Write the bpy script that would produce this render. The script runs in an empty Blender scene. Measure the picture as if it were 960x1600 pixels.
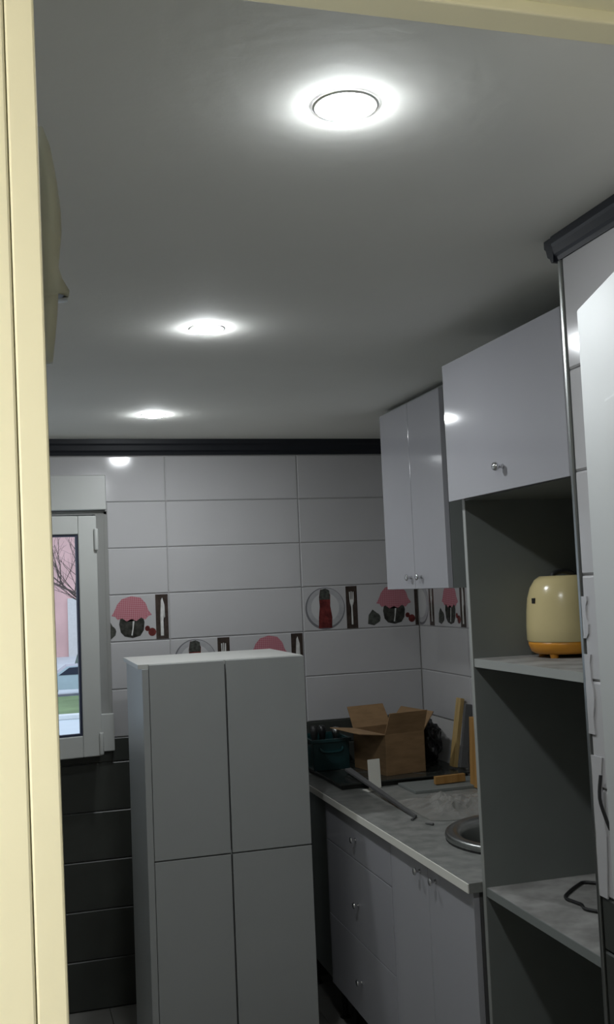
import bpy, bmesh, math, random
from mathutils import Vector, Matrix, noise
PI = math.pi
C = bpy.context.scene.collection
SC = bpy.context.scene

# ------------------------------------------------------------------ camera
YAW, PIT, ROL, CAMZ = 0.28205385, 0.07309985, -0.04271607, 1.70
f = Vector((math.sin(YAW)*math.cos(PIT), math.cos(YAW)*math.cos(PIT), math.sin(PIT)))
r = Vector((math.cos(YAW), -math.sin(YAW), 0)); u = r.cross(f)
r2 = r*math.cos(ROL) + u*math.sin(ROL); u2 = -r*math.sin(ROL) + u*math.cos(ROL)
cam = bpy.data.cameras.new('camera'); camo = bpy.data.objects.new('camera', cam); C.objects.link(camo)
M = Matrix((r2, u2, -f)).transposed().to_4x4(); M.translation = (0, 0, CAMZ)
camo.matrix_world = M
cam.sensor_fit = 'VERTICAL'; cam.sensor_height = 36; cam.sensor_width = 36; cam.lens = 36.0
cam.clip_start = 0.02; cam.clip_end = 400
SC.camera = camo
# ------------------------------------------------------------------ world, exposure
w = bpy.data.worlds.new('dusk_sky'); SC.world = w; w.use_nodes = True
bg = w.node_tree.nodes['Background']; bg.inputs[0].default_value = (0.62, 0.72, 0.86, 1); bg.inputs[1].default_value = 1.7
SC.view_settings.view_transform = 'Standard'; SC.view_settings.look = 'None'
SC.view_settings.gamma = 1; SC.view_settings.exposure = 0.0; SC.view_settings.use_curve_mapping = False
LAMP_E = 415.0        # kitchen downlights
HALL_E = 142.0          # warm lamp in the hall behind the camera

# ------------------------------------------------------------------ materials
def mat(name, col, rough=.6, metal=0., var=0.06, vscale=6., bump=0., bscale=40., coat=0., emit=None, alpha=1., trans=0., ior=1.45):
    m = bpy.data.materials.new(name); m.use_nodes = True; nt = m.node_tree; b = nt.nodes['Principled BSDF']
    b.inputs['Roughness'].default_value = rough; b.inputs['Metallic'].default_value = metal
    b.inputs['Coat Weight'].default_value = coat; b.inputs['Coat Roughness'].default_value = .05
    b.inputs['Transmission Weight'].default_value = trans; b.inputs['IOR'].default_value = ior
    b.inputs['Alpha'].default_value = alpha
    tc = nt.nodes.new('ShaderNodeTexCoord')
    if var > 0:
        n = nt.nodes.new('ShaderNodeTexNoise'); n.inputs['Scale'].default_value = vscale; n.inputs['Detail'].default_value = 5
        nt.links.new(tc.outputs['Object'], n.inputs['Vector'])
        cr = nt.nodes.new('ShaderNodeValToRGB')
        cr.color_ramp.elements[0].position = .3; cr.color_ramp.elements[1].position = .7
        cr.color_ramp.elements[0].color = tuple(c*(1-var) for c in col)+(1,)
        cr.color_ramp.elements[1].color = tuple(min(1, c*(1+var)) for c in col)+(1,)
        nt.links.new(n.outputs['Fac'], cr.inputs['Fac']); nt.links.new(cr.outputs['Color'], b.inputs['Base Color'])
    else:
        b.inputs['Base Color'].default_value = tuple(col)+(1,)
    if bump > 0:
        n2 = nt.nodes.new('ShaderNodeTexNoise'); n2.inputs['Scale'].default_value = bscale; n2.inputs['Detail'].default_value = 6
        nt.links.new(tc.outputs['Object'], n2.inputs['Vector'])
        bp = nt.nodes.new('ShaderNodeBump'); bp.inputs['Strength'].default_value = bump; bp.inputs['Distance'].default_value = .004
        nt.links.new(n2.outputs['Fac'], bp.inputs['Height']); nt.links.new(bp.outputs['Normal'], b.inputs['Normal'])
    if emit:
        b.inputs['Emission Color'].default_value = tuple(emit[0])+(1,); b.inputs['Emission Strength'].default_value = emit[1]
    return m
def mat_checker(name, c1, c2, scale):
    m = bpy.data.materials.new(name); m.use_nodes = True; nt = m.node_tree; b = nt.nodes['Principled BSDF']
    b.inputs['Roughness'].default_value = .25
    tc = nt.nodes.new('ShaderNodeTexCoord'); ck = nt.nodes.new('ShaderNodeTexChecker'); ck.inputs['Scale'].default_value = scale
    mp = nt.nodes.new('ShaderNodeMapping'); mp.inputs['Rotation'].default_value = (0.02, .7, 0.02); mp.inputs['Location'].default_value = (.0013, .0017, .0011)
    ck.inputs['Color1'].default_value = c1+(1,); ck.inputs['Color2'].default_value = c2+(1,)
    nt.links.new(tc.outputs['Object'], mp.inputs[0]); nt.links.new(mp.outputs[0], ck.inputs['Vector']); nt.links.new(ck.outputs['Color'], b.inputs['Base Color'])
    return m
def mat_grain(name, c1, c2, scale, stretch, rough=.6):
    m = bpy.data.materials.new(name); m.use_nodes = True; nt = m.node_tree; b = nt.nodes['Principled BSDF']
    b.inputs['Roughness'].default_value = rough
    tc = nt.nodes.new('ShaderNodeTexCoord'); mp = nt.nodes.new('ShaderNodeMapping'); mp.inputs['Scale'].default_value = stretch
    n = nt.nodes.new('ShaderNodeTexNoise'); n.inputs['Scale'].default_value = scale; n.inputs['Detail'].default_value = 8
    cr = nt.nodes.new('ShaderNodeValToRGB'); cr.color_ramp.elements[0].color = c1+(1,); cr.color_ramp.elements[1].color = c2+(1,)
    cr.color_ramp.elements[0].position = .35; cr.color_ramp.elements[1].position = .65
    nt.links.new(tc.outputs['Object'], mp.inputs[0]); nt.links.new(mp.outputs[0], n.inputs['Vector'])
    nt.links.new(n.outputs['Fac'], cr.inputs['Fac']); nt.links.new(cr.outputs['Color'], b.inputs['Base Color'])
    return m
m_ceil = mat('ceiling_paint', (.84, .84, .79), .85, var=.03, vscale=2, bump=.1)
m_tile = mat('white_glazed_tile', (.46, .455, .46), .12, var=.03, vscale=3)
m_dark = mat('anthracite_glazed_tile', (.040, .043, .038), .4, var=.15, vscale=5)
m_grout = mat('pale_grout', (.55, .54, .52), .9, var=.05)
m_dgrout = mat('dark_grout', (.09, .09, .085), .9, var=.05)
m_floor = mat('grey_floor_tile', (.20, .195, .18), .35, var=.12, vscale=4)
m_plaster = mat('plaster', (.55, .54, .5), .9, var=.05, bump=.2)
m_black = mat('black_moulding_paint', (.006, .008, .013), .5, var=.1)
m_cream = mat('cream_door_paint', (.86, .84, .66), .6, var=.02, vscale=9, bump=.12, bscale=30)
m_leaf = mat('white_door_paint', (.42, .435, .43), .4, var=.02, vscale=5)
m_cab = mat('white_gloss_laminate', (.39, .39, .415), .07, var=.02, vscale=3)
m_cabm = mat('white_melamine', (.35, .36, .35), .4, var=.02)
m_greym = mat('grey_melamine', (.19, .205, .195), .55, var=.05)
m_edge = mat('pale_edge_band', (.50, .50, .47), .4, var=.02)
m_seam = mat('dark_carcass_board', (.10, .10, .10), .7, var=.05)
m_shelf = mat_grain('dusty_shelf_laminate', (.20, .197, .185), (.34, .335, .32), 14, (1, 1, 1), .6)
m_work = mat_grain('grey_stone_worktop', (.19, .20, .185), (.29, .29, .275), 22, (1, 1, 1), .38)
m_dedge = mat('grey_edge_band', (.30, .31, .29), .4, var=.02)
m_ring = mat('white_lamp_ring', (.75, .75, .72), .6, var=0)
m_chrome = mat('chrome', (.75, .75, .76), .12, 1., var=0)
m_steel = mat('brushed_steel', (.34, .35, .34), .3, 1., var=.05, vscale=20)
m_glassb = mat('black_hob_glass', (.03, .033, .03), .2, var=.1)
m_hobedge = mat('dark_metal_edge', (.02, .022, .02), .4, var=.05)
m_card = mat_grain('cardboard', (.22, .135, .065), (.30, .185, .09), 10, (1, 1, 4), .85)
m_cardin = mat('cardboard_inside', (.22, .14, .07), .9, var=.08)
m_wood = mat_grain('yellow_pine', (.40, .27, .10), (.52, .37, .16), 8, (6, 6, .6), .6)
m_wood2 = mat_grain('orange_plywood', (.33, .17, .045), (.45, .25, .08), 8, (6, 6, .6), .6)
m_teal = mat('dark_teal_plastic', (.012, .04, .042), .25, var=.08)
m_bag = mat('black_plastic_bag', (.012, .012, .013), .35, var=.1, bump=.6, bscale=25)
m_white = mat('white_paper', (.78, .77, .70), .7, var=.02)
m_film = mat('clear_plastic_film', (.40, .39, .36), .15, var=.25, vscale=12, alpha=.5)
m_pvc = mat('white_pvc', (.47, .48, .46), .3, var=.02)
m_gasket = mat('black_gasket', (.02, .025, .05), .6, var=0)
m_reveal = mat('grey_reveal', (.26, .26, .245), .8, var=.05)
m_glass = mat('window_glass', (1, 1, 1), .0, var=0, trans=1., ior=1.0)
m_appl = mat('cream_plastic', (.62, .52, .27), .22, var=.03)
m_orange = mat('orange_plastic', (.66, .28, .03), .35, var=.05)
m_cable = mat('black_cable', (.015, .015, .015), .5, var=0)
m_lamp = mat('lamp_glow', (1, 1, 1), .5, var=0, emit=((0.93, 0.97, 1.0), LAMP_E))
m_hall = mat('hall_lamp_glow', (1, 1, 1), .5, var=0, emit=((1.0, .97, .86), HALL_E))
m_hwall = mat('hall_wall_paint', (.62, .56, .42), .9, var=.03)
# print inks
k_plate = mat('plate_print_grey', (.38, .38, .39), .2, var=.1, vscale=30)
k_rim = mat('plate_rim_print', (.16, .16, .17), .2, var=.1)
k_inner = mat('plate_centre_print', (.50, .50, .50), .2, var=.05)
k_red = mat('pepper_red_print', (.12, .02, .018), .2, var=.5, vscale=40)
k_frame = mat('dark_brown_frame_print', (.045, .032, .026), .2, var=.3, vscale=60)
k_silver = mat('cutlery_silver_print', (.60, .60, .58), .2, var=.15, vscale=40)
k_jar = mat('dark_preserve_print', (.035, .035, .03), .15, var=.7, vscale=50)
k_cloth = mat_checker('gingham_cloth_print', (.38, .12, .15), (.48, .22, .25), 160)
k_green = mat('dark_herb_print', (.055, .058, .05), .2, var=.5, vscale=70)

# ------------------------------------------------------------------ helpers
def tag(o, label=None, cat=None, group=None, kind=None):
    if label: o['label'] = label
    if cat: o['category'] = cat
    if group: o['group'] = group
    if kind: o['kind'] = kind
    return o
def obj(name, bm, m, parent=None, smooth=False, loc=None):
    me = bpy.data.meshes.new(name)
    bmesh.ops.recalc_face_normals(bm, faces=bm.faces)
    bm.to_mesh(me); bm.free()
    for mm in (m if isinstance(m, (list, tuple)) else [m]): me.materials.append(mm)
    if smooth:
        for p in me.polygons: p.use_smooth = True
    o = bpy.data.objects.new(name, me); C.objects.link(o)
    if loc is not None: o.location = loc
    if parent: o.parent = parent
    return o
def empty(name, loc, label, cat, group=None, kind=None, rz=0):
    o = bpy.data.objects.new(name, None); C.objects.link(o); o.location = loc; o.rotation_euler.z = rz
    o.empty_display_size = .05
    return tag(o, label, cat, group, kind)
def child(root, name, bm, m, smooth=False):      # bm given in world coordinates; root rotation must be 0
    bmesh.ops.translate(bm, verts=bm.verts, vec=-root.location)
    return obj(name, bm, m, root, smooth)
def sub(root, part, name, bm, m, smooth=False):   # sub-part: part sits at root's origin
    bmesh.ops.translate(bm, verts=bm.verts, vec=-root.location)
    return obj(name, bm, m, part, smooth)
def box(bm, x0, x1, y0, y1, z0, z1, bev=0, mi=0, mtx=None):
    r_ = bmesh.ops.create_cube(bm, size=1, matrix=Matrix.Translation(((x0+x1)/2, (y0+y1)/2, (z0+z1)/2)) @ Matrix.Diagonal((abs(x1-x0), abs(y1-y0), abs(z1-z0), 1)))
    vs = r_['verts']
    if bev > 0:
        es = list({e for v in vs for e in v.link_edges})
        rr = bmesh.ops.bevel(bm, geom=es, offset=bev, segments=2, affect='EDGES', profile=.5)
        vs = list({v for fc in rr['faces'] for v in fc.verts} | {v for v in vs if v.is_valid})
    if mtx: bmesh.ops.transform(bm, matrix=mtx, verts=vs)
    if mi:
        for fc in {fc for v in vs for fc in v.link_faces}: fc.material_index = mi
    return vs
def B(*a, **k):
    bm = bmesh.new(); box(bm, *a, **k); return bm
def lathe(prof, n=32, cx=0, cy=0, sx=1, sy=1, bm=None, cap=True):
    bm = bm or bmesh.new(); rings = []
    for (rad, z) in prof:
        if rad < 1e-6: rings.append([bm.verts.new((cx, cy, z))])
        else: rings.append([bm.verts.new((cx+rad*sx*math.cos(2*PI*i/n), cy+rad*sy*math.sin(2*PI*i/n), z)) for i in range(n)])
    for a, b in zip(rings, rings[1:]):
        for i in range(n):
            j = (i+1) % n
            if len(a) == 1 and len(b) == 1: continue
            if len(a) == 1: bm.faces.new((a[0], b[i], b[j]))
            elif len(b) == 1: bm.faces.new((a[i], a[j], b[0]))
            else: bm.faces.new((a[i], a[j], b[j], b[i]))
    return bm
def tube(pts, rad, n=8, bm=None):
    bm = bm or bmesh.new(); rings = []
    P = [Vector(p) for p in pts]; R = rad if isinstance(rad, (list, tuple)) else [rad]*len(P)
    for i, p in enumerate(P):
        d = (P[min(i+1, len(P)-1)]-P[max(i-1, 0)]).normalized()
        a = d.orthogonal() if i == 0 else (prev - d*prev.dot(d))
        a.normalize(); prev = a; b = d.cross(a)
        rings.append([bm.verts.new(p+(a*math.cos(2*PI*k/n)+b*math.sin(2*PI*k/n))*R[i]) for k in range(n)])
    for q, s in zip(rings, rings[1:]):
        for k in range(n): bm.faces.new((q[k], q[(k+1) % n], s[(k+1) % n], s[k]))
    bm.faces.new(rings[0]); bm.faces.new(rings[-1]); return bm
def smoothpts(pts, k=6):
    P = [Vector(p) for p in pts]; out = []
    for i in range(len(P)-1):
        p0, p1, p2, p3 = P[max(i-1, 0)], P[i], P[i+1], P[min(i+2, len(P)-1)]
        for t in range(k):
            t /= k; out.append(.5*((2*p1)+(p2-p0)*t+(2*p0-5*p1+4*p2-p3)*t*t+(3*p1-p0-3*p2+p3)*t**3))
    out.append(P[-1]); return out

# ------------------------------------------------------------------ room constants
YB, XR, XL, ZC = 4.45, 1.81, -0.85, 2.37      # back wall face, right wall face, left wall, ceiling
XS, YS = 1.05, 1.762                          # near right wall face and its far end
WX0, WX1, WZ0, WZ1 = -.66, .392, 1.055, 2.06   # window opening

def tag_s(o, label, cat): return tag(o, label, cat, kind='structure')
# ---------- ceilings and floors
ceil = obj('ceiling', B(XL-.1, XR+.1, .62, YB+.2, ZC, ZC+.1), m_ceil); tag_s(ceil, 'matt off-white kitchen ceiling with three downlights', 'ceiling')
hall = empty('wall_hall', (0, 0, 0), 'plain painted walls of the hall behind the open kitchen doorway', 'wall', kind='structure')
child(hall, 'hall_ceiling', B(-1.9, 2.4, -2.0, .62, 2.42, 2.5), m_hwall)
child(hall, 'hall_floor', B(-1.9, 2.4, -2.0, .62, -.1, 0), m_floor)
child(hall, 'hall_side', B(-.75, -.65, -2.0, .52, 0, 2.42), m_hwall)
child(hall, 'hall_side', B(2.4, 2.5, -2.0, .62, 0, 2.42), m_hwall)
child(hall, 'hall_end', B(-1.9, 2.4, -2.1, -2.0, 0, 2.42), m_hwall)
flo = obj('floor', B(XL-.1, XR+.1, .62, YB+.2, -.1, -.008), m_dgrout); tag_s(flo, 'dull grey square-tiled kitchen floor', 'floor')
def tile_mesh(w, h, t=.009, bev=.004):
    bm = bmesh.new(); g = .0007
    a = [bm.verts.new(p) for p in ((g, 0, g), (w-g, 0, g), (w-g, 0, h-g), (g, 0, h-g))]
    b = [bm.verts.new(p) for p in ((g, -t*.62, g), (w-g, -t*.62, g), (w-g, -t*.62, h-g), (g, -t*.62, h-g))]
    c = [bm.verts.new(p) for p in ((g+bev, -t, g+bev), (w-g-bev, -t, g+bev), (w-g-bev, -t, h-g-bev), (g+bev, -t, h-g-bev))]
    for s, q in ((a, b), (b, c)):
        for i in range(4): bm.faces.new((s[i], s[(i+1) % 4], q[(i+1) % 4], q[i]))
    bm.faces.new(c); bm.faces.new(a[::-1])
    bmesh.ops.recalc_face_normals(bm, faces=bm.faces)
    return bm
cache = {}
def tile(parent, x, z, w_, h, plane, m, name='tile', loc_fix=0):
    """plane: ('y',Y) tile face at y=Y looking -y;  ('x',X) face at x=X looking -x, x argument is the distance from the corner towards the camera"""
    if w_ < .012 or h < .012: return None
    key = (round(w_, 4), round(h, 4), m.name)
    if key not in cache:
        bm = tile_mesh(w_, h); me = bpy.data.meshes.new(name); bm.to_mesh(me); bm.free(); me.materials.append(m); cache[key] = me
    o = bpy.data.objects.new(name, cache[key]); C.objects.link(o); o.parent = parent
    jit = random.uniform(-.0006, .0006)
    if plane[0] == 'y': o.location = (x, plane[1]+.009+jit, z)
    else:
        o.location = (plane[1]+.009+jit, x, z); o.rotation_euler.z = -PI/2
    return o
# floor tiles 40 cm
fm = tile_mesh(.4, .4, .008, .002); fme = bpy.data.meshes.new('floor_tile'); fm.to_mesh(fme); fm.free(); fme.materials.append(m_floor)
for i in range(7):
    for j in range(10):
        x0 = XL+i*.4; y0 = .62+j*.4
        wx = min(.4, XR-x0); wy = min(.4, YB-y0)
        if wx < .02 or wy < .02: continue
        o = bpy.data.objects.new('tile', fme); C.objects.link(o); o.parent = flo
        o.rotation_euler.x = -PI/2; o.location = (x0, y0, -.008)
        o.scale = (wx/.4, 1, wy/.4)
        o.rotation_euler = (-PI/2, 0, 0)
        o.location = (x0, y0+0, -.008)
# after rotation -90 about x: local z -> +y , local -y -> +z

# ---------- walls
bm = bmesh.new()
yb0, yb1 = YB+.008, YB+.22
for q in ((XL-.1, WX0, 0, ZC), (WX1, XR+.1, 0, ZC), (WX0, WX1, 0, WZ0), (WX0, WX1, WZ1, ZC)): box(bm, q[0], q[1], yb0, yb1, q[2], q[3])
wb = obj('wall_back', bm, m_grout); tag_s(wb, 'back kitchen wall, white glazed tiles above anthracite tiles', 'wall')
wr = obj('wall_right', B(XR+.008, XR+.1, YS, YB+.2, 0, ZC), m_grout); tag_s(wr, 'right kitchen wall of white tiles behind the cabinets', 'wall')
bm = bmesh.new(); box(bm, XS+.009, 1.9, .62, YS-.009, 0, ZC); box(bm, 1.22, 1.9, YS-.009, 1.94, 0, ZC)
ws = obj('wall_right_near', bm, m_grout); tag_s(ws, 'near right tiled wall return beside the open white door', 'wall')
wl = obj('wall_left', B(XL-.1, XL, .62, YB+.2, 0, ZC), m_plaster); tag_s(wl, 'left kitchen wall', 'wall')
bm = bmesh.new()   # wall with the doorway between hall and kitchen
for q in ((-1.9, -.075, 0, 2.5), (.66, 2.4, 0, 2.5), (-.075, .66, 2.13, 2.5)): box(bm, q[0], q[1], .52, .60, q[2], q[3])
box(bm, -1.9, -.075, .60, .62, 0, 2.5); box(bm, .66, 2.4, .60, .62, 0, 2.5); box(bm, -.075, .66, .60, .62, 2.13, 2.5)
wf = obj('wall_front', bm, m_plaster); tag_s(wf, 'wall holding the cream doorway between hall and kitchen', 'wall')

def sub_rect(x0, x1, z0, z1):       # tile rectangle minus the window rectangle
    ox0, ox1, oz0, oz1 = max(x0, WX0), min(x1, WX1), max(z0, WZ0), min(z1, WZ1)
    if ox0 >= ox1 or oz0 >= oz1: return [(x0, x1, z0, z1)]
    out = []
    if x0 < ox0: out.append((x0, ox0, z0, z1))
    if x1 > ox1: out.append((ox1, x1, z0, z1))
    if z0 < oz0: out.append((ox0, ox1, z0, oz0))
    if z1 > oz1: out.append((ox0, ox1, oz1, z1))
    return out
wrows = [1.1, 1.3, 1.5, 1.7, 1.9, 2.1, 2.3]
drows = [0, .2, .4, .6, .8, 1.0, 1.1]
cols = [XL, -.55, .05, .65, 1.25, XR]
decor = {}
for rows, m in ((wrows+[ZC], m_tile), (drows, m_dark)):
    for z0, z1 in zip(rows, rows[1:]):
        for x0, x1 in zip(cols, cols[1:]):
            for q in sub_rect(x0, x1, z0, z1):
                t = tile(wb, q[0], q[2], q[1]-q[0], q[3]-q[2], ('y', YB), m)
                if m is m_tile and t:
                    if abs(z0-1.5) < .01 and abs(x0-.05) < .01 and q[0] > .3: decor['A'] = (t, q[0]-x0)
                    if abs(z0-1.3) < .01 and abs(x0-.65) < .01: decor['B'] = (t, 0)
                    if abs(z0-1.5) < .01 and abs(x0-1.25) < .01: decor['C'] = (t, 0)
# right wall, columns measured from the corner: a cut 40 cm tile first
rc = [YB, YB-.52, YB-1.12, YB-1.72, 2.3]
for z0, z1 in zip(wrows+[2.3], (wrows+[ZC])[1:]):
    for a, b in zip(rc, rc[1:]):
        t = tile(wr, a, z0, a-b, z1-z0, ('x', XR), m_tile)
        if t and abs(z0-1.5) < .01 and a == YB: decor['D'] = (t, .08)
# near right wall: white above, anthracite below
for rows, m in (([1.1, 1.3, 1.5, 1.7, 1.9, 2.1, 2.335], m_tile), (drows, m_dark)):
    for z0, z1 in zip(rows, rows[1:]):
        for a, b in ((YS-.012, 1.25), (1.25, .65)): tile(ws, a, z0, a-b, z1-z0, ('x', XS), m)
tp = obj('corner_profile', B(XS-.003, XS+.009, YS-.012, YS, 0, 2.325, bev=.0025), m_steel, ws)
tag(tp, 'satin metal corner profile')
# uneven filler smeared along the return's edge
def smear(y0, y1, z0, z1, seed):
    rnd = random.Random(seed); bm = bmesh.new(); n = 9; L = []; Rr = []
    for i in range(n+1):
        z = z0+(z1-z0)*i/n
        L.append(bm.verts.new((XS-.003, y1+rnd.uniform(-.001, .001), z))); Rr.append(bm.verts.new((XS-.003, y0+.004*math.sin(i*1.1+seed)+rnd.uniform(-.002, .002), z)))
    for i in range(n): bm.faces.new((L[i], L[i+1], Rr[i+1], Rr[i]))
    ex = bmesh.ops.extrude_face_region(bm, geom=bm.faces[:]); bmesh.ops.translate(bm, verts=[v for v in ex['geom'] if isinstance(v, bmesh.types.BMVert)], vec=(.003, 0, 0))
    return bm
for k, (a, b, c, d) in enumerate(((1.730, 1.752, 1.40, 1.55), (1.718, 1.750, 1.10, 1.36), (1.735, 1.75, 1.58, 1.66))):
    o = child(ws, 'filler_smear', smear(a, b, c, d, k), m_tile); tag(o, 'rough white filler smear')
o = obj('wall_wire', tube(smoothpts([(XS-.012, 1.705, 1.33), (XS-.02, 1.700, 1.29), (XS-.016, 1.690, 1.255), (XS-.012, 1.683, 1.235)], 4), .0035, 6), m_cable)
tag(o, 'short black wire poking out of the tiled wall edge by the white door', 'wire')

# ---------- black ceiling moulding
def mould_prof(): return ((0, 0), (.008, 0), (.012, .012), (.020, .02), (.024, .040), (.030, .048), (.030, .068), (0, .068))
def mould(name, a, b, nrm, ends=(0, 0), so=1, sz=1):
    a, b, nrm = Vector(a), Vector(b), Vector(nrm); d = (b-a).normalized(); bm = bmesh.new(); R = []
    for p, e in ((a, ends[0]), (b, ends[1])):
        R.append([bm.verts.new(p+nrm*o*so+Vector((0, 0, .068-(.068-z)*sz))+d*e*o) for o, z in mould_prof()])
    n = len(R[0])
    for i in range(n): bm.faces.new((R[0][i], R[0][(i+1) % n], R[1][(i+1) % n], R[1][i]))
    bm.faces.new(R[0]); bm.faces.new(R[1]); return obj(name, bm, m_black)
zm = ZC-.068
o = mould('trim_1', (XL, YB, zm), (XR, YB, zm), (0, -1, 0)); tag_s(o, 'black moulding along the top of the back wall', 'moulding')
o = mould('trim_2', (XR, YB-.03, zm), (XR, 2.6, zm), (-1, 0, 0)); tag_s(o, 'black moulding above the right wall behind the cabinets', 'moulding')
o = mould('trim_3', (XS, .62, zm), (XS, YS+.002, zm), (-1, 0, 0), (0, 0), .45, .74); tag_s(o, 'black moulding over the near right tiled wall', 'moulding')
o2 = mould('trim_return', (XS-.010, YS+.002, zm), (1.2, YS+.002, zm), (0, 1, 0), (0, 0), 1.1, .74); o2.parent = o; o2.name = 'moulding_return'

# ---------- decor prints (flat prints on four tiles)
def poly(pts, parent, name, m, lift):
    bm = bmesh.new(); t = .009+lift
    vs = [bm.verts.new((p[0], -t, p[1])) for p in pts]; fc = bm.faces.new(vs)
    if fc.normal.y > 0: fc.normal_flip()
    bmesh.ops.triangulate(bm, faces=bm.faces)
    me = bpy.data.meshes.new(name); bm.normal_update()
    for q in bm.faces:
        if q.normal.y > 0: q.normal_flip()
    bm.to_mesh(me); bm.free(); me.materials.append(m)
    o = bpy.data.objects.new(name, me); C.objects.link(o); o.parent = parent; return o
def circ(cx, cz, rx, rz, n=40): return [(cx+rx*math.cos(2*PI*i/n), cz+rz*math.sin(2*PI*i/n)) for i in range(n)]
def decorate(t, off, wmax):
    """tile artwork is laid out on a 60 cm tile, off = how much of its left end was cut away"""
    def P(pts): return [(min(max(x-off, .004), wmax-.004), min(max(z, .004), .196)) for x, z in pts]
    def vis(x0, x1): return x1-off > .012 and x0-off < wmax-.012
    if vis(.012, .2):
        poly(P(circ(.106, .1, .094, .095)), t, 'printed_plate', k_rim, .0002)
        poly(P(circ(.108, .104, .088, .088)), t, 'printed_plate_face', k_plate, .0004)
        poly(P(circ(.106, .104, .066, .066)), t, 'printed_plate_centre', k_inner, .0006)
        if off == 0: poly(P([(.072, .012), (.135, .012), (.138, .06), (.13, .11), (.132, .16), (.12, .186), (.085, .186), (.078, .15), (.08, .11), (.074, .06)]), t, 'printed_pepper', k_red, .0008)
        if off == 0: poly(P([(.078, .14), (.13, .14), (.128, .18), (.11, .19), (.085, .184)]), t, 'printed_pepper_stalk', k_green, .0010)
    for fx, kn in ((.206, 0), (.540, 1)):
        if not vis(fx, fx+.054): continue
        poly(P([(fx, .003), (fx+.054, .003), (fx+.054, .197), (fx, .197)]), t, 'printed_frame', k_frame, .0002)
        c = fx+.027
        if kn == 0:
            poly(P([(c-.004, .022), (c+.004, .022), (c+.003, .10), (c+.010, .125), (c+.011, .17), (c+.006, .17), (c+.005, .135), (c+.002, .135), (c+.002, .172), (c-.002, .172), (c-.002, .135), (c-.005, .135), (c-.006, .17), (c-.011, .17), (c-.010, .125), (c-.003, .10)]), t, 'printed_fork', k_silver, .0004)
        else:
            poly(P([(c-.007, .018), (c+.006, .018), (c+.006, .085), (c+.013, .1), (c+.012, .15), (c+.003, .182), (c-.003, .17), (c-.007, .1)]), t, 'printed_knife', k_silver, .0004)
    if vis(.37, .51):
        J = .437
        poly(P([(J-.048, .105), (J-.054, .075), (J-.048, .04), (J-.032, .022), (J+.002, .014), (J+.035, .022), (J+.05, .045), (J+.054, .08), (J+.048, .105)]), t, 'printed_jar', k_jar, .0003)
        cl = [(J-.085, .112), (J-.075, .128), (J-.06, .16), (J-.04, .182), (J, .193), (J+.04, .185), (J+.062, .16), (J+.072, .13), (J+.086, .11), (J+.07, .104), (J+.058, .09), (J+.04, .1), (J+.02, .086), (J, .096), (J-.022, .086), (J-.04, .1), (J-.06, .094), (J-.07, .108)]
        poly(P(cl), t, 'printed_cloth', k_cloth, .0006)
        poly(P([(J+.004, .09), (J+.012, .09), (J+.006, .05), (J+.002, .025), (J-.004, .026), (J+.002, .055)]), t, 'printed_ribbon', k_silver, .0005)
        poly(P(circ(J-.095, .045, .028, .026, 14)), t, 'printed_herbs', k_green, .0002)
        poly(P([(J-.125, .06), (J-.105, .085), (J-.08, .065), (J-.07, .03), (J-.1, .012), (J-.13, .02)]), t, 'printed_herbs', k_green, .0004)
        poly(P(circ(J+.066, .052, .011, .012, 12)), t, 'printed_tomato', k_red, .0002)
        poly(P(circ(J+.086, .036, .017, .018, 14)), t, 'printed_tomato', k_red, .0004)
for k, wm in (('A', .65-WX1), ('B', .6), ('C', XR-1.25), ('D', .52)): decorate(decor[k][0], decor[k][1], wm)

# ---------- window
win = empty('window_1', (WX1, YB, WZ0), 'white plastic window at the left of the back wall, its sash slightly ajar', 'window', kind='structure')
bm = bmesh.new()    # reveals
box(bm, WX1-.012, WX1+.002, YB-.004, YB+.16, WZ0, WZ1); box(bm, WX1-.048, WX1-.012, YB-.002, YB+.028, WZ0, WZ1-.012); box(bm, WX0-.002, WX0+.012, YB-.004, YB+.16, WZ0, WZ1); box(bm, WX0, WX1, YB-.004, YB+.16, WZ1-.012, WZ1+.004)
child(win, 'reveal', bm, m_reveal)
bm = bmesh.new(); F0, F1, fy0, fy1 = WX0+.012, WX1-.012, YB+.03, YB+.09
box(bm, F0, F0+.045, fy0, fy1, WZ0, WZ1-.012, .004); box(bm, F1-.045, F1, fy0, fy1, WZ0, WZ1-.012, .004)
box(bm, F0+.045, F1-.045, fy0, fy1, WZ0, WZ0+.05, .004); box(bm, F0+.045, F1-.045, fy0, fy1, WZ1-.062, WZ1-.012, .004)
child(win, 'window_frame', bm, m_pvc)
child(win, 'window_sill', B(WX0-.03, WX1-.06, YB-.03, YB+.03, 1.035, WZ0, .003), m_pvc)
child(win, 'sill_block', B(WX1-.055, WX1+.006, YB-.03, YB-.004, 1.05, 1.205, .003), m_pvc)
child(win, 'shutter_box', B(WX0-.03, WX1-.002, YB-.035, YB, WZ1+.006, 2.215, .004), m_pvc)
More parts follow.
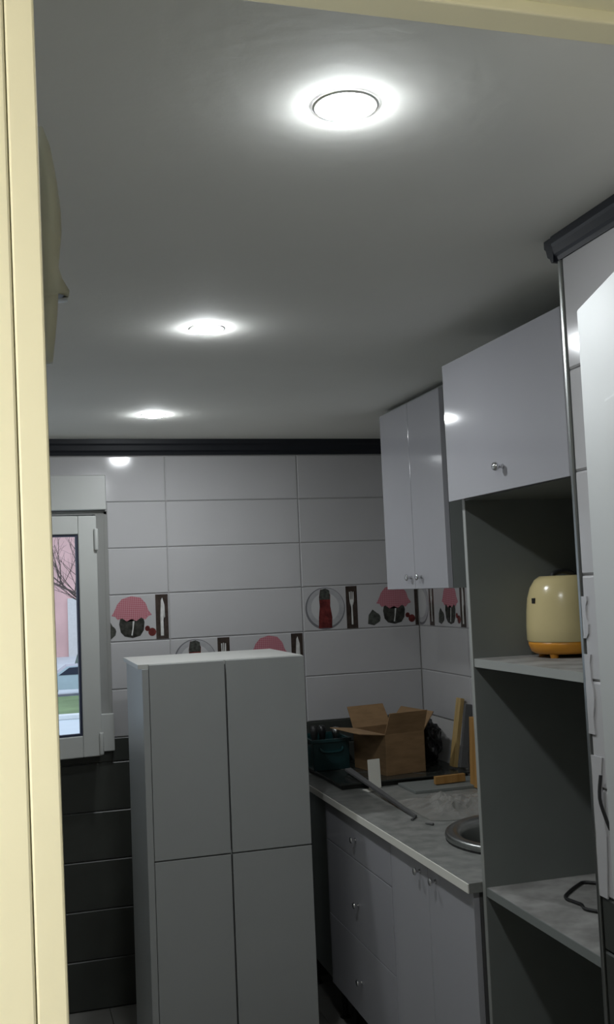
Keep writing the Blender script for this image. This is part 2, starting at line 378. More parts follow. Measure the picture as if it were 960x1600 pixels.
# hinged sash, hinge at the right edge, swung a little into the room
sash_w, sz0, sz1 = .50, 1.045, 2.035
pv = bpy.data.objects.new('sash', None)
def sash_bm(parts, bev=.004):
    bm = bmesh.new()
    for q in parts: box(bm, *q, bev=bev)
    return bm
SX, SY = .337, YB-.075
ang = math.radians(7)
def place(o): 
    o.location = Vector((SX, SY, 0))-win.location; o.rotation_euler.z = ang
    return o
t_ = .077
sp = [(-sash_w, -sash_w+t_, -.03, .03, sz0, sz1), (-t_, 0, -.03, .03, sz0, sz1), (-sash_w+t_, -t_, -.03, .03, sz0, sz0+t_+.01), (-sash_w+t_, -t_, -.03, .03, sz1-t_, sz1)]
sash = place(obj('sash', sash_bm(sp), m_pvc, win))
g0, g1, g2, g3 = -sash_w+t_, -t_, sz0+t_+.01, sz1-t_
gp = [(g0, g0+.009, -.022, .0, g2, g3), (g1-.009, g1, -.022, .0, g2, g3), (g0+.009, g1-.009, -.022, .0, g2, g2+.009), (g0+.009, g1-.009, -.022, 0, g3-.009, g3)]
gk = obj('gasket', sash_bm(gp, 0), m_gasket, sash)
pane = obj('pane', B(g0+.009, g1-.009, -.008, -.004, g2+.009, g3-.009), m_glass, sash)
for hz in (sz1-.10, sz0+.05): obj('hinge', lathe([(0, hz-.045), (.008, hz-.045), (.009, hz-.04), (.009, hz+.04), (.008, hz+.045), (0, hz+.045)], 12, -.004, -.036), m_pvc, sash, True)

# ---------- doorway: cream frame and white leaf
dr = empty('door_1', (0, .5, 0), 'cream painted door frame in the foreground with its white door swung into the kitchen', 'door', kind='structure')
bm = bmesh.new(); box(bm, .0045, .0185, .490, .60, 0, 2.09, .0012); child(dr, 'jamb', bm, m_cream)
bm = bmesh.new(); box(bm, -.075, .0042, .4895, .52, 0, 2.17, .0012); child(dr, 'casing', bm, m_cream)
child(dr, 'jamb_backing', B(-.075, .0045, .52, .62, 0, 2.13), m_cream)
child(dr, 'stop', B(.0045, .0185, .60, .62, 0, 2.083, .002), m_cream)
child(dr, 'jamb', B(.60, .66, .49, .62, 0, 2.13, .003), m_cream)
child(dr, 'casing', B(.605, .70, .475, .492, 0, 2.17, .003), m_cream)
child(dr, 'head_jamb', B(.0045, .60, .5, .594, 2.088, 2.13, .002), m_cream)
child(dr, 'head_stop', B(.0045, .60, .594, .62, 2.080, 2.13, .0015), m_cream)
child(dr, 'head_casing', B(-.075, .70, .475, .4995, 2.10, 2.17, .003), m_cream)
for ch in dr.children:      # the old frame leans a little out of plumb
    for v in ch.data.vertices: v.co.x -= (v.co.z-1.7)*.0105
# leaf: hinge near right jamb
hx, hy = .583, .645
la = math.atan2(.297, 1)           # leaning away from +y
LW = .612
leafm = Matrix.Translation(Vector((hx, hy, 0))-dr.location) @ Matrix.Rotation(-la, 4, 'Z')
bm = bmesh.new(); box(bm, 0, .038, 0, LW, .01, 2.066, .003)
leaf = obj('door_leaf', bm, m_leaf, dr); leaf.matrix_basis = leafm; tag(leaf, 'white painted door leaf swung open')
for z0, z1 in ((.18, .92), (1.06, 1.92)):     # raised panels on both faces
    for a0, a1 in ((.12, LW-.12),):
        obj('panel', B(-.006, .044, a0, a1, z0, z1, .005), m_leaf, leaf)
for s in (-1, 1):
    xx = -.002 if s < 0 else .04
    bm = tube([(xx, LW-.06, 1.02), (xx+s*.05, LW-.06, 1.02), (xx+s*.055, LW-.075, 1.02), (xx+s*.055, LW-.17, 1.02)], .009, 10)
    obj('handle', bm, m_chrome, leaf, True)
for hz in (.25, 1.05, 1.85): child(dr, 'hinge', lathe([(0, hz-.04), (.007, hz-.04), (.007, hz+.04), (0, hz+.04)], 12, .592, .628), m_steel, True)
# wisp of plastic film caught on the kitchen side of the frame
prof = [(.0, 1.985), (.026, 1.980), (.0285, 1.955), (.0315, 1.930), (.0325, 1.915), (.0315, 1.902), (.0293, 1.894), (.0320, 1.886), (.0355, 1.8775), (.0350, 1.8735), (.030, 1.8745), (.0285, 1.872), (.0275, 1.855), (.0, 1.845)]
def film_bm():
    bm = bmesh.new(); rows = []
    yy = .634
    rim = [(.023, 1.9865), (.0275, 1.975), (.0305, 1.955), (.0325, 1.935), (.0330, 1.922), (.0315, 1.908), (.0305, 1.899), (.0325, 1.892), (.0368, 1.8855), (.0362, 1.8815), (.0300, 1.8825), (.0292, 1.870), (.0280, 1.858), (.026, 1.842)]
    for i, (x, z) in enumerate(rim):
        row = []
        for k in range(7):
            t = k/6; xx = -.01+(x+.01)*t
            row.append(bm.verts.new((xx, yy+.008*math.sin(t*PI)+.002*math.sin(i*1.7+k), z)))
        rows.append(row)
    for a, b in zip(rows, rows[1:]):
        for k in range(6): bm.faces.new((a[k], a[k+1], b[k+1], b[k]))
    ex = bmesh.ops.extrude_face_region(bm, geom=bm.faces[:])
    bmesh.ops.translate(bm, verts=[v for v in ex['geom'] if isinstance(v, bmesh.types.BMVert)], vec=(0, -.011, 0))
    return bm
m_wisp = mat('pale_grey_plastic', (.74, .80, .86), .25, var=.05)
o = obj('plastic_wisp', film_bm(), m_wisp, smooth=True); tag(o, 'small pale grey scrap of plastic hanging behind the cream door frame, high at the left', 'plastic scrap')

# ---------- downlights
names = ['ceiling downlight nearest the doorway, the largest glare', 'middle ceiling downlight of the row of three', 'ceiling downlight nearest the back wall and window']
for (x, y), lb in zip(((.462, 1.313), (.490, 2.54), (.521, 3.816)), names):
    t = empty('downlight', (x, y, ZC), lb, 'ceiling light', 'recessed ceiling downlights')
    bm = lathe([(.0392, ZC-.001), (.0392, ZC-.002), (.043, ZC-.003), (.046, ZC-.002), (.047, ZC-.001), (.0392, ZC-.001)], 32, x, y); child(t, 'ring', bm, m_ring, True)
    bm = lathe([(0, ZC-.012), (.012, ZC-.0115), (.024, ZC-.0095), (.033, ZC-.007), (.0385, ZC-.004), (.0395, ZC-.001), (0, ZC-.001)], 28, x, y); child(t, 'bulb', bm, m_lamp, True)
# hall lamp (behind the camera): small globe sconce
t = empty('wall_sconce', (-.40, .06, 1.67), 'small warm globe lamp in the hall behind the viewpoint', 'lamp')
bm = bmesh.new(); bmesh.ops.create_icosphere(bm, subdivisions=3, radius=.05, matrix=Matrix.Translation((-.40, .06, 1.67))); child(t, 'globe', bm, m_hall, True)
child(t, 'stem', tube([(-.40, .06, 1.60), (-.40, .06, 1.54), (-.50, .06, 1.51), (-.65, .06, 1.51)], .01, 8), m_steel)
child(t, 'socket', lathe([(0, 1.59), (.02, 1.59), (.024, 1.63), (0, 1.63)], 16, -.40, .06), m_steel)

# ---------- knobs
def knob(root, part, p, m=None, L=.022):     # looks towards -x
    bm = lathe([(0, 0), (.007, 0), (.005, .004), (.0042, .011), (.010, .015), (.0115, .019), (.009, L), (0, L+.001)], 14)
    bmesh.ops.rotate(bm, verts=bm.verts, cent=(0, 0, 0), matrix=Matrix.Rotation(-PI/2, 3, 'Y'))
    bmesh.ops.translate(bm, verts=bm.verts, vec=p)
    return sub(root, part, 'knob', bm, m_chrome, True)

# ---------- upper wall cabinet
ux0, uy0, uy1, uz0, uz1 = 1.38, 3.125, 3.70, 1.676, 2.358
up = empty('wall_cabinet', (ux0, uy0, uz0), 'white two-door wall cabinet hung high on the right wall', 'cabinet')
bm = bmesh.new()
for q in ((ux0+.019, XR-.002, uy0, uy0+.016, uz0, uz1), (ux0+.019, XR-.002, uy1-.016, uy1, uz0, uz1), (ux0+.019, XR-.002, uy0+.016, uy1-.016, uz0, uz0+.016), (ux0+.019, XR-.002, uy0+.016, uy1-.016, uz1-.016, uz1), (XR-.01, XR-.002, uy0+.016, uy1-.016, uz0+.016, uz1-.016)): box(bm, *q)
child(up, 'carcass', bm, m_greym)
ym = (uy0+uy1)/2
for a, b, kn in ((uy0+.001, ym-.0012, 3.352), (ym+.0012, uy1-.001, 3.449)):
    d = child(up, 'door', B(ux0, ux0+.018, a, b, uz0+.001, uz1-.012, .0012), m_cab)
    knob(up, d, (ux0, kn, 1.718))

# ---------- tall unit
DA = 1.35
ty0, ty1 = 1.95, 2.552
tu = empty('tall_unit', (1.18, ty0, 0), 'tall open appliance housing with white lift-up door at its top', 'cabinet')
for a, b in ((ty1-.016, ty1), (ty0, ty0+.016)):
    child(tu, 'side_panel', B(1.182, XR-.012, a, b, 0, 2.285), m_greym)
    e = child(tu, 'edge_strip', B(1.180, 1.182, a, b, 0, 2.285), m_dedge); tag(e, 'pale edge strip')
ya, yb_ = ty0+.016, ty1-.016
child(tu, 'back_panel', B(XR-.02, XR-.012, ya, yb_, .1, 2.27), m_greym)
child(tu, 'top_panel', B(1.182, XR-.02, ya, yb_, 2.269, 2.285), m_greym)
child(tu, 'bottom_panel', B(1.182, XR-.02, ya, yb_, .10, .118), m_greym)
child(tu, 'bottom_panel', B(1.182, XR-.02, ya, yb_, 1.915, 1.931), m_greym)
for z in (1.49, .89):
    s = child(tu, 'shelf', B(1.186, XR-.02, ya, yb_, z-.022, z), m_shelf)
    e = sub(tu, s, 'edge_strip', B(1.183, 1.186, ya, yb_, z-.022, z-.0003), m_greym if z < 1 else m_dedge)
d = child(tu, 'lift_door', B(1.150, 1.168, ty0+.001, ty1+.004, 1.914, 2.287, .0012, mtx=Matrix.Translation((1.159, 2.25, 2.1)) @ Matrix.Rotation(math.radians(DA), 4, 'Z') @ Matrix.Translation((-1.159, -2.25, -2.1))), m_cab); tag(d, 'white glossy lift-up door')
knob(tu, d, (1.150, 2.243, 1.972), L=.026)

# ---------- base units
bx, bz0, bz1 = 1.160, .172, .872
def carcass(root, y0, y1):
    bm = bmesh.new()
    for q in ((bx+.019, XR-.002, y0, y0+.016, bz0-.01, bz1), (bx+.019, XR-.002, y1-.016, y1, bz0-.01, bz1), (bx+.019, XR-.002, y0+.016, y1-.016, bz0-.01, bz0+.006), (XR-.01, XR-.002, y0+.016, y1-.016, bz0, bz1)): box(bm, *q)
    child(root, 'carcass', bm, m_seam)
    for x in (bx+.07, XR-.06):
        for y in (y0+.05, y1-.05): child(root, 'leg', lathe([(0, 0), (.022, 0), (.022, .008), (.012, .012), (.012, bz0-.022), (.02, bz0-.01), (0, bz0-.01)], 12, x, y), m_cable)
dy0, dy1 = 3.205, 3.925
db = empty('drawer_unit', (bx, dy0, 0), 'white base unit with three drawers under the worktop', 'cabinet'); carcass(db, dy0, dy1)
for z0, z1, kz in ((.7195, bz1-.002, .793), (.4385, .7165, .564), (bz0, .4355, .297)):
    d = child(db, 'drawer', B(bx, bx+.018, dy0+.0012, dy1-.0012, z0, z1, .0012), m_cab); knob(db, d, (bx, 3.555, kz))
sb = empty('sink_unit', (bx, 2.570, 0), 'white two-door base unit under the round sink', 'cabinet'); carcass(sb, 2.570, 3.201)
for a, b, kn in ((2.571, 2.8845, 2.826), (2.8875, 3.200, 2.945)):
    d = child(sb, 'door', B(bx, bx+.018, a, b, bz0, bz1-.002, .0012), m_cab); knob(sb, d, (bx, kn, .835))
fl = empty('corner_unit', (bx+.02, 3.93, 0), 'grey recessed filler unit between the drawers and the back wall', 'cabinet'); 
child(fl, 'front_panel', B(bx+.012, bx+.03, 3.928, 4.20, bz0, bz1, .001), m_greym)
child(fl, 'carcass', B(bx+.03, XR-.002, 3.928, YB-.002, bz0, bz1-.03), m_greym)
child(fl, 'front_panel', B(bx+.012, bx+.03, 4.203, YB-.002, bz0, bz1, .001), m_greym)
for x in (bx+.07, XR-.06):
    for y in (4.0, 4.38): child(fl, 'leg', lathe([(0, 0), (.022, 0), (.012, .012), (.012, bz0), (0, bz0)], 12, x, y), m_cable)
# worktop with a round sink cut-out
scx, scy, sr = 1.512, 2.930, .215
WT = .9
def worktop():
    bm = bmesh.new(); n = 48; x0, x1, y0, y1 = 1.143, XR-.001, 2.556, YB-.001
    # ring of quads from circle to surrounding square, then remaining boxes
    sq = .26
    for z in (WT, WT-.026):
        inn = [bm.verts.new((scx+sr*math.cos(2*PI*i/n), scy+sr*math.sin(2*PI*i/n), z)) for i in range(n)]
        out = []
        for i in range(n):
            c, s = math.cos(2*PI*i/n), math.sin(2*PI*i/n); k = sq/max(abs(c), abs(s)); out.append(bm.verts.new((scx+k*c, scy+k*s, z)))
        for i in range(n):
            j = (i+1) % n; bm.faces.new((inn[i], inn[j], out[j], out[i]))
        X = [x0, scx-sq, scx+sq, x1]; Y = [y0, scy-sq, scy+sq, y1]
        for i in range(3):
            for j in range(3):
                if i == 1 and j == 1: continue
                bm.faces.new([bm.verts.new(p) for p in ((X[i], Y[j], z), (X[i+1], Y[j], z), (X[i+1], Y[j+1], z), (X[i], Y[j+1], z))])
        if z == WT: top = inn
        else:
            for i in range(n):
                j = (i+1) % n; bm.faces.new((top[i], top[j], inn[j], inn[i]))
    for a, b in (((x0, y0), (x1, y0)), ((x1, y0), (x1, y1)), ((x1, y1), (x0, y1)), ((x0, y1), (x0, y0))):
        bm.faces.new([bm.verts.new(p) for p in ((a[0], a[1], WT), (b[0], b[1], WT), (b[0], b[1], WT-.026), (a[0], a[1], WT-.026))])
    bmesh.ops.remove_doubles(bm, verts=bm.verts, dist=.0004)
    return bm
wt = obj('worktop', worktop(), m_work); tag(wt, 'light grey stone-look worktop running along the right wall', 'worktop')
e = obj('edge_strip', B(1.139, 1.143, 2.556, YB-.001, WT-.026, WT-.001, .001), m_edge, wt); tag(e, 'bright edge strip'); e.data.materials[0] = m_white
# sink
sk = empty('round_sink', (scx, scy, WT), 'round stainless steel sink in the worktop beside the tall unit', 'sink')
prof = [(.249, WT+.0065), (.252, WT+.012), (.249, WT+.022), (.240, WT+.026), (.222, WT+.025), (.206, WT+.016), (.200, WT+.0), (.192, WT-.10), (.17, WT-.145), (.12, WT-.158), (.03, WT-.162), (0, WT-.162)]
child(sk, 'bowl', lathe(prof, 56, scx, scy), m_steel, True)
g = child(sk, 'gasket', lathe([(.236, WT), (.249, WT), (.249, WT+.0095), (.236, WT+.0095), (.236, WT)], 48, scx, scy), m_cable)
child(sk, 'drain', lathe([(0, WT-.158), (.03, WT-.158), (.032, WT-.161)], 20, scx, scy), m_chrome, True)

# ---------- free-standing stacked white cupboard in the middle
cx0, cx1, cy0, cy1, cz = .424, 1.008, 3.60, 4.11, 1.455
cu = empty('white_cupboard', (cx0, cy0, 0), 'free-standing white four-door cupboard standing before the back wall', 'cabinet')
bm = bmesh.new()
for q in ((cx0, cx0+.016, cy0+.019, cy1, 0, cz-.016), (cx1-.016, cx1, cy0+.019, cy1, 0, cz-.016), (cx0+.016, cx1-.016, cy1-.008, cy1, .02, cz-.016), (cx0+.016, cx1-.016, cy0+.019, cy1-.008, .06, .076), (cx0+.016, cx1-.016, cy0+.019, cy1-.008, .775, .791)): box(bm, *q)
child(cu, 'carcass', bm, m_cabm)
child(cu, 'top_board', B(cx0-.012, cx1, cy0+.019, cy1, cz-.016, cz, .001), m_edge)
child(cu, 'door_backing', B(cx0+.016, cx1-.016, cy0+.020, cy0+.022, .02, cz-.016), m_seam)
cm = .717
for z0, z1 in ((.06, .7805), (.7850, cz-.002)):
    for a, b in ((cx0+.024, cm-.003), (cm+.003, cx1)):
        child(cu, 'door', B(a, b, cy0, cy0+.018, z0, z1, .0015), m_cabm)
child(cu, 'corner_post', B(cx0, cx0+.0225, cy0+.003, cy0+.019, .02, cz-.016, .001), m_cabm)
child(cu, 'plinth', B(cx0+.02, cx1-.02, cy0+.04, cy0+.055, 0, .06), m_cabm)

# ---------- things on the worktop
# hob
hb = empty('hob', (1.22, 3.90, WT), 'black glass hob lying on the far worktop under the cardboard box', 'hob')
child(hb, 'hob_tray', B(1.225, 1.765, 3.90, 4.40, WT, WT+.018, .003), m_hobedge)
child(hb, 'glass_plate', B(1.215, 1.775, 3.885, 4.412, WT+.018, WT+.025, .002), m_glassb)
for x, y, rr in ((1.36, 4.27, .08), (1.62, 4.27, .07), (1.36, 4.03, .07), (1.62, 4.03, .085)):
    child(hb, 'burner_ring', lathe([(rr, WT+.0252), (rr, WT+.0262), (rr-.004, WT+.0262), (rr-.004, WT+.0252)], 36, x, y), m_steel)
# grey slab leaning forward over hob edge
sl = obj('steel_plate', B(1.45, 1.79, 3.69, 3.875, WT, WT+.012, .002), m_greym); tag(sl, 'flat grey metal plate on the worktop in front of the cardboard box', 'metal plate')
# long dark strip
bm = bmesh.new(); v = [(1.300, 4.09, WT+.047), (1.330, 4.10, WT+.047), (1.308, 3.325, WT+.0095), (1.296, 3.32, WT+.0095)]
vs = [bm.verts.new(p) for p in v]; fc = bm.faces.new(vs)
ex = bmesh.ops.extrude_face_region(bm, geom=[fc]); bmesh.ops.translate(bm, verts=[q for q in ex['geom'] if isinstance(q, bmesh.types.BMVert)], vec=(0, 0, -.008))
o = obj('metal_strip', bm, m_seam); tag(o, 'long dark metal strip leaning from the hob down onto the worktop', 'metal strip')
# white bent card
bm = bmesh.new()
box(bm, -.026, .026, -.0012, .0012, 0, .112, .0003, mtx=Matrix.Translation((1.352, 3.868, WT+.001)) @ Matrix.Rotation(.10, 4, 'Z') @ Matrix.Rotation(-.05, 4, 'X'))
box(bm, -.050, -.0, -.0, .05, 0, .002, 0, mtx=Matrix.Translation((1.350, 3.815, WT+.001)) @ Matrix.Rotation(.10, 4, 'Z'))
o = obj('white_card', bm, m_white); tag(o, 'small white folded card standing upright on the worktop before the cardboard box', 'card')
# cardboard box, open flaps
cb = empty('cardboard_box', (1.503, 4.105, WT+.026), 'open brown cardboard box with spread flaps standing on the hob', 'box', rz=math.radians(10))
bw, bd, bh, th = .185, .27, .165, .004
def cbp(name, bm, m): return obj(name, bm, m, cb)
bm = bmesh.new()
for q in ((-bw/2, bw/2, -bd/2, -bd/2+th, 0, bh), (-bw/2, bw/2, bd/2-th, bd/2, 0, bh), (-bw/2, -bw/2+th, -bd/2+th, bd/2-th, 0, bh), (bw/2-th, bw/2, -bd/2+th, bd/2-th, 0, bh), (-bw/2+th, bw/2-th, -bd/2+th, bd/2-th, 0, th)): box(bm, *q)
cbp('box_body', bm, m_card)
def flap(p0, p1, out, ln, ang):
    p0, p1, out = Vector(p0), Vector(p1), Vector(out); d = out*math.cos(ang)*ln+Vector((0, 0, math.sin(ang)*ln)); ins = (p1-p0)*.02
    bm = bmesh.new(); vs = [bm.verts.new(p) for p in (p0, p1, p1-ins+d, p0+ins+d)]; fc = bm.faces.new(vs); n = d.cross(p1-p0).normalized()*.003
    ex = bmesh.ops.extrude_face_region(bm, geom=[fc]); bmesh.ops.translate(bm, verts=[q for q in ex['geom'] if isinstance(q, bmesh.types.BMVert)], vec=n)
    return cbp('flap', bm, m_card)
flap((-bw/2, -bd/2, bh), (bw/2, -bd/2, bh), (0, -1, 0), .095, 1.15)
flap((-bw/2, bd/2, bh), (bw/2, bd/2, bh), (0, 1, 0), .10, 1.0)
flap((-bw/2, -bd/2, bh), (-bw/2, bd/2, bh), (-1, 0, 0), .115, .12)
flap((bw/2, -bd/2, bh), (bw/2, bd/2, bh), (1, 0, 0), .09, .9)
# teal crate
cr = empty('storage_crate', (1.34, 4.33, WT+.026), 'dark teal plastic tool crate at the far left end of the worktop', 'crate')
X0, X1, Y0, Y1, Z0, Z1 = 1.20, 1.36, 4.20, 4.41, WT+.026, WT+.15
bm = bmesh.new()
for q in ((X0, X1, Y0, Y0+.006, Z0, Z1), (X0, X1, Y1-.006, Y1, Z0, Z1), (X0, X0+.006, Y0, Y1, Z0, Z1), (X1-.006, X1, Y0, Y1, Z0, Z1), (X0, X1, Y0, Y1, Z0, Z0+.006)): box(bm, *q, bev=.002)
child(cr, 'crate_body', bm, m_teal)
child(cr, 'rim', sash_bm([(X0-.008, X1+.008, Y0-.008, Y0+.004, Z1-.008, Z1+.006), (X0-.008, X1+.008, Y1-.004, Y1+.008, Z1-.008, Z1+.006), (X0-.008, X0+.004, Y0, Y1, Z1-.008, Z1+.006), (X1-.004, X1+.008, Y0, Y1, Z1-.008, Z1+.006)], .002), m_teal)
child(cr, 'handle', tube(smoothpts([(X0+.03, Y0-.004, Z1-.03), (X0+.045, Y0-.018, Z1-.045), (X0+.115, Y0-.018, Z1-.045), (X0+.13, Y0-.004, Z1-.03)], 4), .006, 8), m_teal, True)
# tools poking out of the crate
for k, (x, y, h, m) in enumerate(((1.235, 4.30, .05, m_cable), (1.28, 4.33, .045, m_bag), (1.33, 4.29, .04, m_steel))):
    bm = lathe([(0, Z0+.008), (.012, Z0+.008), (.013, Z1), (.018, Z1+h*.5), (.014, Z1+h), (0, Z1+h+.004)], 14, x, y)
    o = obj('hand_tool', bm, m, smooth=True); tag(o, ('black-handled tool standing leftmost in the teal crate', 'dull black tool standing in the middle of the teal crate', 'steel-topped tool standing at the right in the teal crate')[k], 'tool')
# crumpled black bag behind the box
def blob(c, s, seed, amp, sub_=4):
    bm = bmesh.new(); bmesh.ops.create_icosphere(bm, subdivisions=sub_, radius=1)
    for v_ in bm.verts:
        d = v_.co.normalized(); k = 1+amp*noise.noise(d*2.2+Vector((seed, 0, 0)))+amp*.5*abs(noise.noise(d*6+Vector((0, seed, 0))))
        v_.co = Vector((d.x*s[0]*k, d.y*s[1]*k, max(d.z*s[2]*k, -s[2]*.8)))+Vector(c)
    return bm
o = obj('black_bag', blob((1.705, 4.22, WT+.026+.085), (.065, .10, .105), 3.1, .4), m_bag, smooth=False); tag(o, 'crumpled black plastic bag between the cardboard box and the leaning plank', 'bag')
# leaning yellow timber (two laths)
def lath(name, a, b, w_, t, m, lb, cat):
    a, b = Vector(a), Vector(b); d = b-a; L = d.length; q = d.to_track_quat('Z', 'Y').to_matrix().to_4x4()
    bm = bmesh.new(); box(bm, -w_/2, w_/2, -t/2, t/2, 0, L, .0015, mtx=Matrix.Translation(a) @ q)
    o = obj(name, bm, m); tag(o, lb, cat); return o
lath('wooden_plank', (1.742, 3.99, WT+.032), (1.789, 3.99, WT+.31), .045, .018, m_wood, 'yellow wooden plank leaning against the right wall beyond the sink', 'plank')
lath('wooden_lath', (1.758, 3.93, WT+.036), (1.796, 3.93, WT+.29), .018, .03, m_seam, 'thin dark lath leaning beside the yellow plank', 'lath')
o = lath('plywood_board', (1.712, 3.655, WT+.003), (1.722, 3.655, WT+.268), .14, .04, m_wood2, 'orange-brown plywood board leaning on the right wall beside the tall unit', 'board')
lath('wood_offcut', (1.560, 3.76, WT+.030), (1.690, 3.77, WT+.030), .018, .03, m_wood2, 'short orange-brown wood offcut lying flat at the foot of the leaning plywood', 'offcut')
# crumpled clear plastic
def crumple():
    bm = bmesh.new(); nx, ny = 30, 22; g = []
    for i in range(nx):
        row = []
        for j in range(ny):
            uu, vv = i/(nx-1), j/(ny-1)
            x = 1.33+.40*uu+.02*noise.noise(Vector((uu*3, vv*3, 5))); y = 3.255+.34*vv+.03*noise.noise(Vector((uu*3, vv*3, 9)))-.04*uu
            e = min(uu, 1-uu, vv, 1-vv)*4; z = WT+.003+min(1, e)*(.014+.035*abs(noise.noise(Vector((uu*5, vv*5, 1))))+.02*abs(noise.noise(Vector((uu*13, vv*13, 2)))))
            if (x-scx)**2+(y-scy)**2 < .26**2: z = max(z, WT+.03)
            row.append(bm.verts.new((x, y, z)))
        g.append(row)
    for i in range(nx-1):
        for j in range(ny-1): bm.faces.new((g[i][j], g[i+1][j], g[i+1][j+1], g[i][j+1]))
    return bm
o = obj('plastic_sheet', crumple(), m_film); tag(o, 'crumpled clear plastic sheet on the worktop behind the sink', 'plastic sheet')
for k, (x, y, a, L) in enumerate(((1.275, 3.29, .9, .045), (1.315, 3.20, 2.2, .03))):
    o = obj('screw', tube([(x, y, WT+.004), (x+L*math.cos(a), y+L*math.sin(a), WT+.004)], [.0045, .002], 8), m_seam); tag(o, ('dark screw lying on the worktop, farther from the sink', 'short dark screw lying on the worktop right by the sink rim')[k], 'screw')

# ---------- things in the tall unit
kx, ky, kz = 1.400, 2.425, 1.49
ap = empty('kitchen_appliance', (kx, ky, kz), 'small rounded cream appliance with an orange base on the upper shelf', 'appliance')
R0 = .102
def ring(zs): return [(a*R0, kz+b) for a, b in zs]
child(ap, 'base', lathe(ring([(0, .010), (.80, .010), (.90, .016), (.965, .034), (.965, .042), (0, .042)]), 40, kx, ky), m_orange, True)
child(ap, 'body', lathe(ring([(.975, .042), (1.0, .046), (1.0, .08), (.98, .12), (.94, .155), (.86, .182), (.74, .202), (.60, .212), (.50, .212), (.42, .204), (.36, .196), (0, .194)]), 48, kx, ky), m_appl, True)
child(ap, 'lid_handle', tube(smoothpts([(kx-.03, ky, kz+.196), (kx-.028, ky, kz+.216), (kx, ky, kz+.223), (kx+.028, ky, kz+.216), (kx+.03, ky, kz+.196)], 5), .007, 10), m_cable, True)
for a in (.6, 2.2, 3.7, 5.3): child(ap, 'foot', lathe([(0, kz), (.010, kz), (.012, kz+.011), (0, kz+.011)], 12, kx+.07*math.cos(a), ky+.07*math.sin(a)), m_orange)
aa = math.radians(187)
child(ap, 'vent_slot', B(R0*.97-.006, R0*.97+.0005, -.006, .006, .142, .156, .001, mtx=Matrix.Translation((kx, ky, kz)) @ Matrix.Rotation(aa, 4, 'Z')), m_cable)
# cable and plug
pts = [(1.50, 2.485, .897), (1.47, 2.43, .895), (1.43, 2.46, .895), (1.40, 2.445, .895), (1.344, 2.397, .895), (1.318, 2.365, .895), (1.319, 2.333, .895), (1.325, 2.30, .895), (1.316, 2.269, .895), (1.335, 2.235, .895), (1.40, 2.15, .895), (1.50, 2.10, .895)]
cbl = empty('power_cable', (1.5, 2.4, .89), 'thin black power cable with pale plug coiled on the lower shelf', 'cable')
child(cbl, 'cord', tube(smoothpts(pts, 6), .004, 8), m_cable, True)
pb = B(1.487, 1.513, 2.478, 2.500, .8905, .928, .004); p_ = child(cbl, 'plug', pb, m_white); tag(p_, 'pale plug')

# ------------------------------------------------------------------ outside the window (flat is on an upper floor, ground 4.7 m below the eye)
GZ = -3.0
m_grass = mat('lawn_grass', (.17, .24, .11), .95, var=.25, vscale=.6, bump=.3)
m_road = mat('pale_wet_paving', (.56, .62, .65), .5, var=.08, vscale=.3)
m_kerb = mat('kerb_concrete', (.66, .68, .68), .8, var=.05)
m_brick = mat('rosy_brick_facade', (.66, .42, .40), .9, var=.12, vscale=.4)
m_pale = mat('pale_facade_render', (.62, .60, .58), .9, var=.05)
m_bark = mat('dark_bark', (.10, .075, .065), .9, var=.2)
m_carp = mat('silver_blue_car_paint', (.46, .55, .62), .25, .3, var=.02)
m_bush = mat('grey_green_leaves', (.10, .13, .11), .8, var=.3, vscale=3)
g = obj('street_ground', B(-40, 60, 20, 130, GZ-.3, GZ), m_road); tag_s(g, 'pale grey street far below outside the window', 'street')
o = obj('lawn', B(-20, 30, 41.5, 50, GZ, GZ+.06), m_grass); tag(o, 'green lawn strip across the street outside', 'lawn', kind='stuff')
kb = empty('kerb', (5, 41.2, GZ), 'pale concrete kerb along the near edge of the lawn', 'kerb')
for i in range(14): child(kb, 'kerb_stone', B(-6+i*1.5+.02, -6+(i+1)*1.5-.02, 41.0, 41.45, GZ, GZ+.18, .03), m_kerb)
bl = empty('apartment_building', (6, 84, GZ), 'rose brick apartment building across the street', 'building')
child(bl, 'wall', B(-8, 26, 84, 92, GZ, 11), m_brick)
child(bl, 'entrance', B(4.15, 4.85, 83.8, 84, GZ, GZ+4.6), m_pale)
child(bl, 'roof', B(-9, 27, 83.4, 93, 11, 11.5), m_bark)
for i in range(9):
    for j in range(4):
        x = -6.5+i*3.7; z = GZ+2+j*3.1
        if x < 5.2 and x > 3.2: x += 2.6
        wf_ = child(bl, 'window', B(x-.6, x+.6, 83.93, 84.0, z, z+1.5), m_pale); sub(bl, wf_, 'pane', B(x-.5, x+.5, 83.9, 83.95, z+.1, z+1.4), m_gasket)
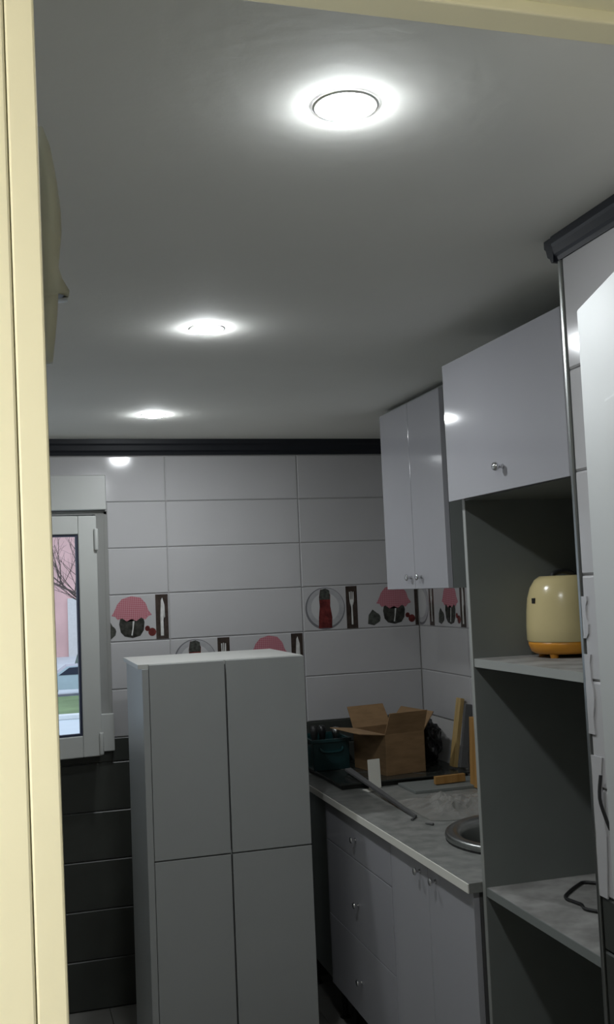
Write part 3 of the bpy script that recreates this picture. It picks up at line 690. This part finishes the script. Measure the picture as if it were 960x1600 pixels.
# bare tree
rnd = random.Random(5)
tr = empty('bare_tree', (4.9, 62, GZ), 'bare leafless tree before the rose brick building', 'tree')
def branch(bm, p, d, L, rad, lvl):
    pts = [p]; q = p
    for k in range(4):
        d = (d+Vector((rnd.uniform(-.2, .2), rnd.uniform(-.2, .2), rnd.uniform(-.05, .15)))).normalized(); q = q+d*L/4; pts.append(q)
    tube(pts, [rad*(1-.15*i) for i in range(5)], 5, bm)
    if lvl > 0:
        for k in range(3 if lvl > 1 else 4): branch(bm, pts[1+k % 4], (d+Vector((rnd.uniform(-1, 1), rnd.uniform(-1, 1), rnd.uniform(-.2, .7)))).normalized(), L*.68, rad*.5, lvl-1)
bm = tube([(4.9, 62, GZ), (4.85, 62, GZ+2), (4.95, 62, GZ+4.5)], [.2, .17, .14], 8); child(tr, 'trunk', bm, m_bark)
for k in range(6):
    bm = bmesh.new(); a = k*PI/3+.4; branch(bm, Vector((4.92, 62, GZ+3.2+.25*k)), Vector((math.cos(a), math.sin(a)*.5, .75)).normalized(), 3.6, .085, 3); child(tr, 'branch', bm, m_bark)
o = obj('shrub', blob((4.35, 55.5, GZ+1.1), (1.0, .8, 1.5), 7.7, .5, 3), m_bush); tag(o, 'rounded grey-green shrub behind the parked car', 'shrub')
# car
cr_ = empty('parked_car', (3.0, 51.2, GZ), 'silver-blue car parked behind the lawn outside', 'car')
def extr(prof, y0, y1, X):
    bm = bmesh.new(); a = [bm.verts.new((X+x, y0, GZ+z)) for x, z in prof]; b = [bm.verts.new((X+x, y1, GZ+z)) for x, z in prof]; n = len(prof)
    for i in range(n): bm.faces.new((a[i], a[(i+1) % n], b[(i+1) % n], b[i]))
    bm.faces.new(a); bm.faces.new(b[::-1]); return bm
child(cr_, 'body', extr([(-2.1, .35), (-2.15, .7), (-2.0, .92), (-1.2, 1.0), (-.6, 1.42), (.7, 1.46), (1.5, 1.02), (2.0, .95), (2.1, .6), (2.05, .3)], 50.4, 52.1, 3.0), m_carp)
child(cr_, 'side_window', extr([(-1.0, 1.02), (-.5, 1.36), (.62, 1.39), (1.25, 1.02)], 50.37, 50.42, 3.0), m_gasket)
for x in (-1.35, 1.3): child(cr_, 'wheel', (lambda b: (bmesh.ops.rotate(b, verts=b.verts, cent=(0, 0, 0), matrix=Matrix.Rotation(PI/2, 3, 'X')), bmesh.ops.translate(b, verts=b.verts, vec=(3.0+x, 50.55, GZ+.32)), b)[-1])(lathe([(0, -.1), (.28, -.1), (.32, -.06), (.32, .06), (.28, .1), (0, .1)], 20)), m_cable)
o = obj('street_bollard', tube([(2.85, 36.5, GZ), (2.85, 36.5, GZ+.55)], [.12, .09], 10), m_bark); tag(o, 'short dark bollard standing on the pale paving below', 'bollard')
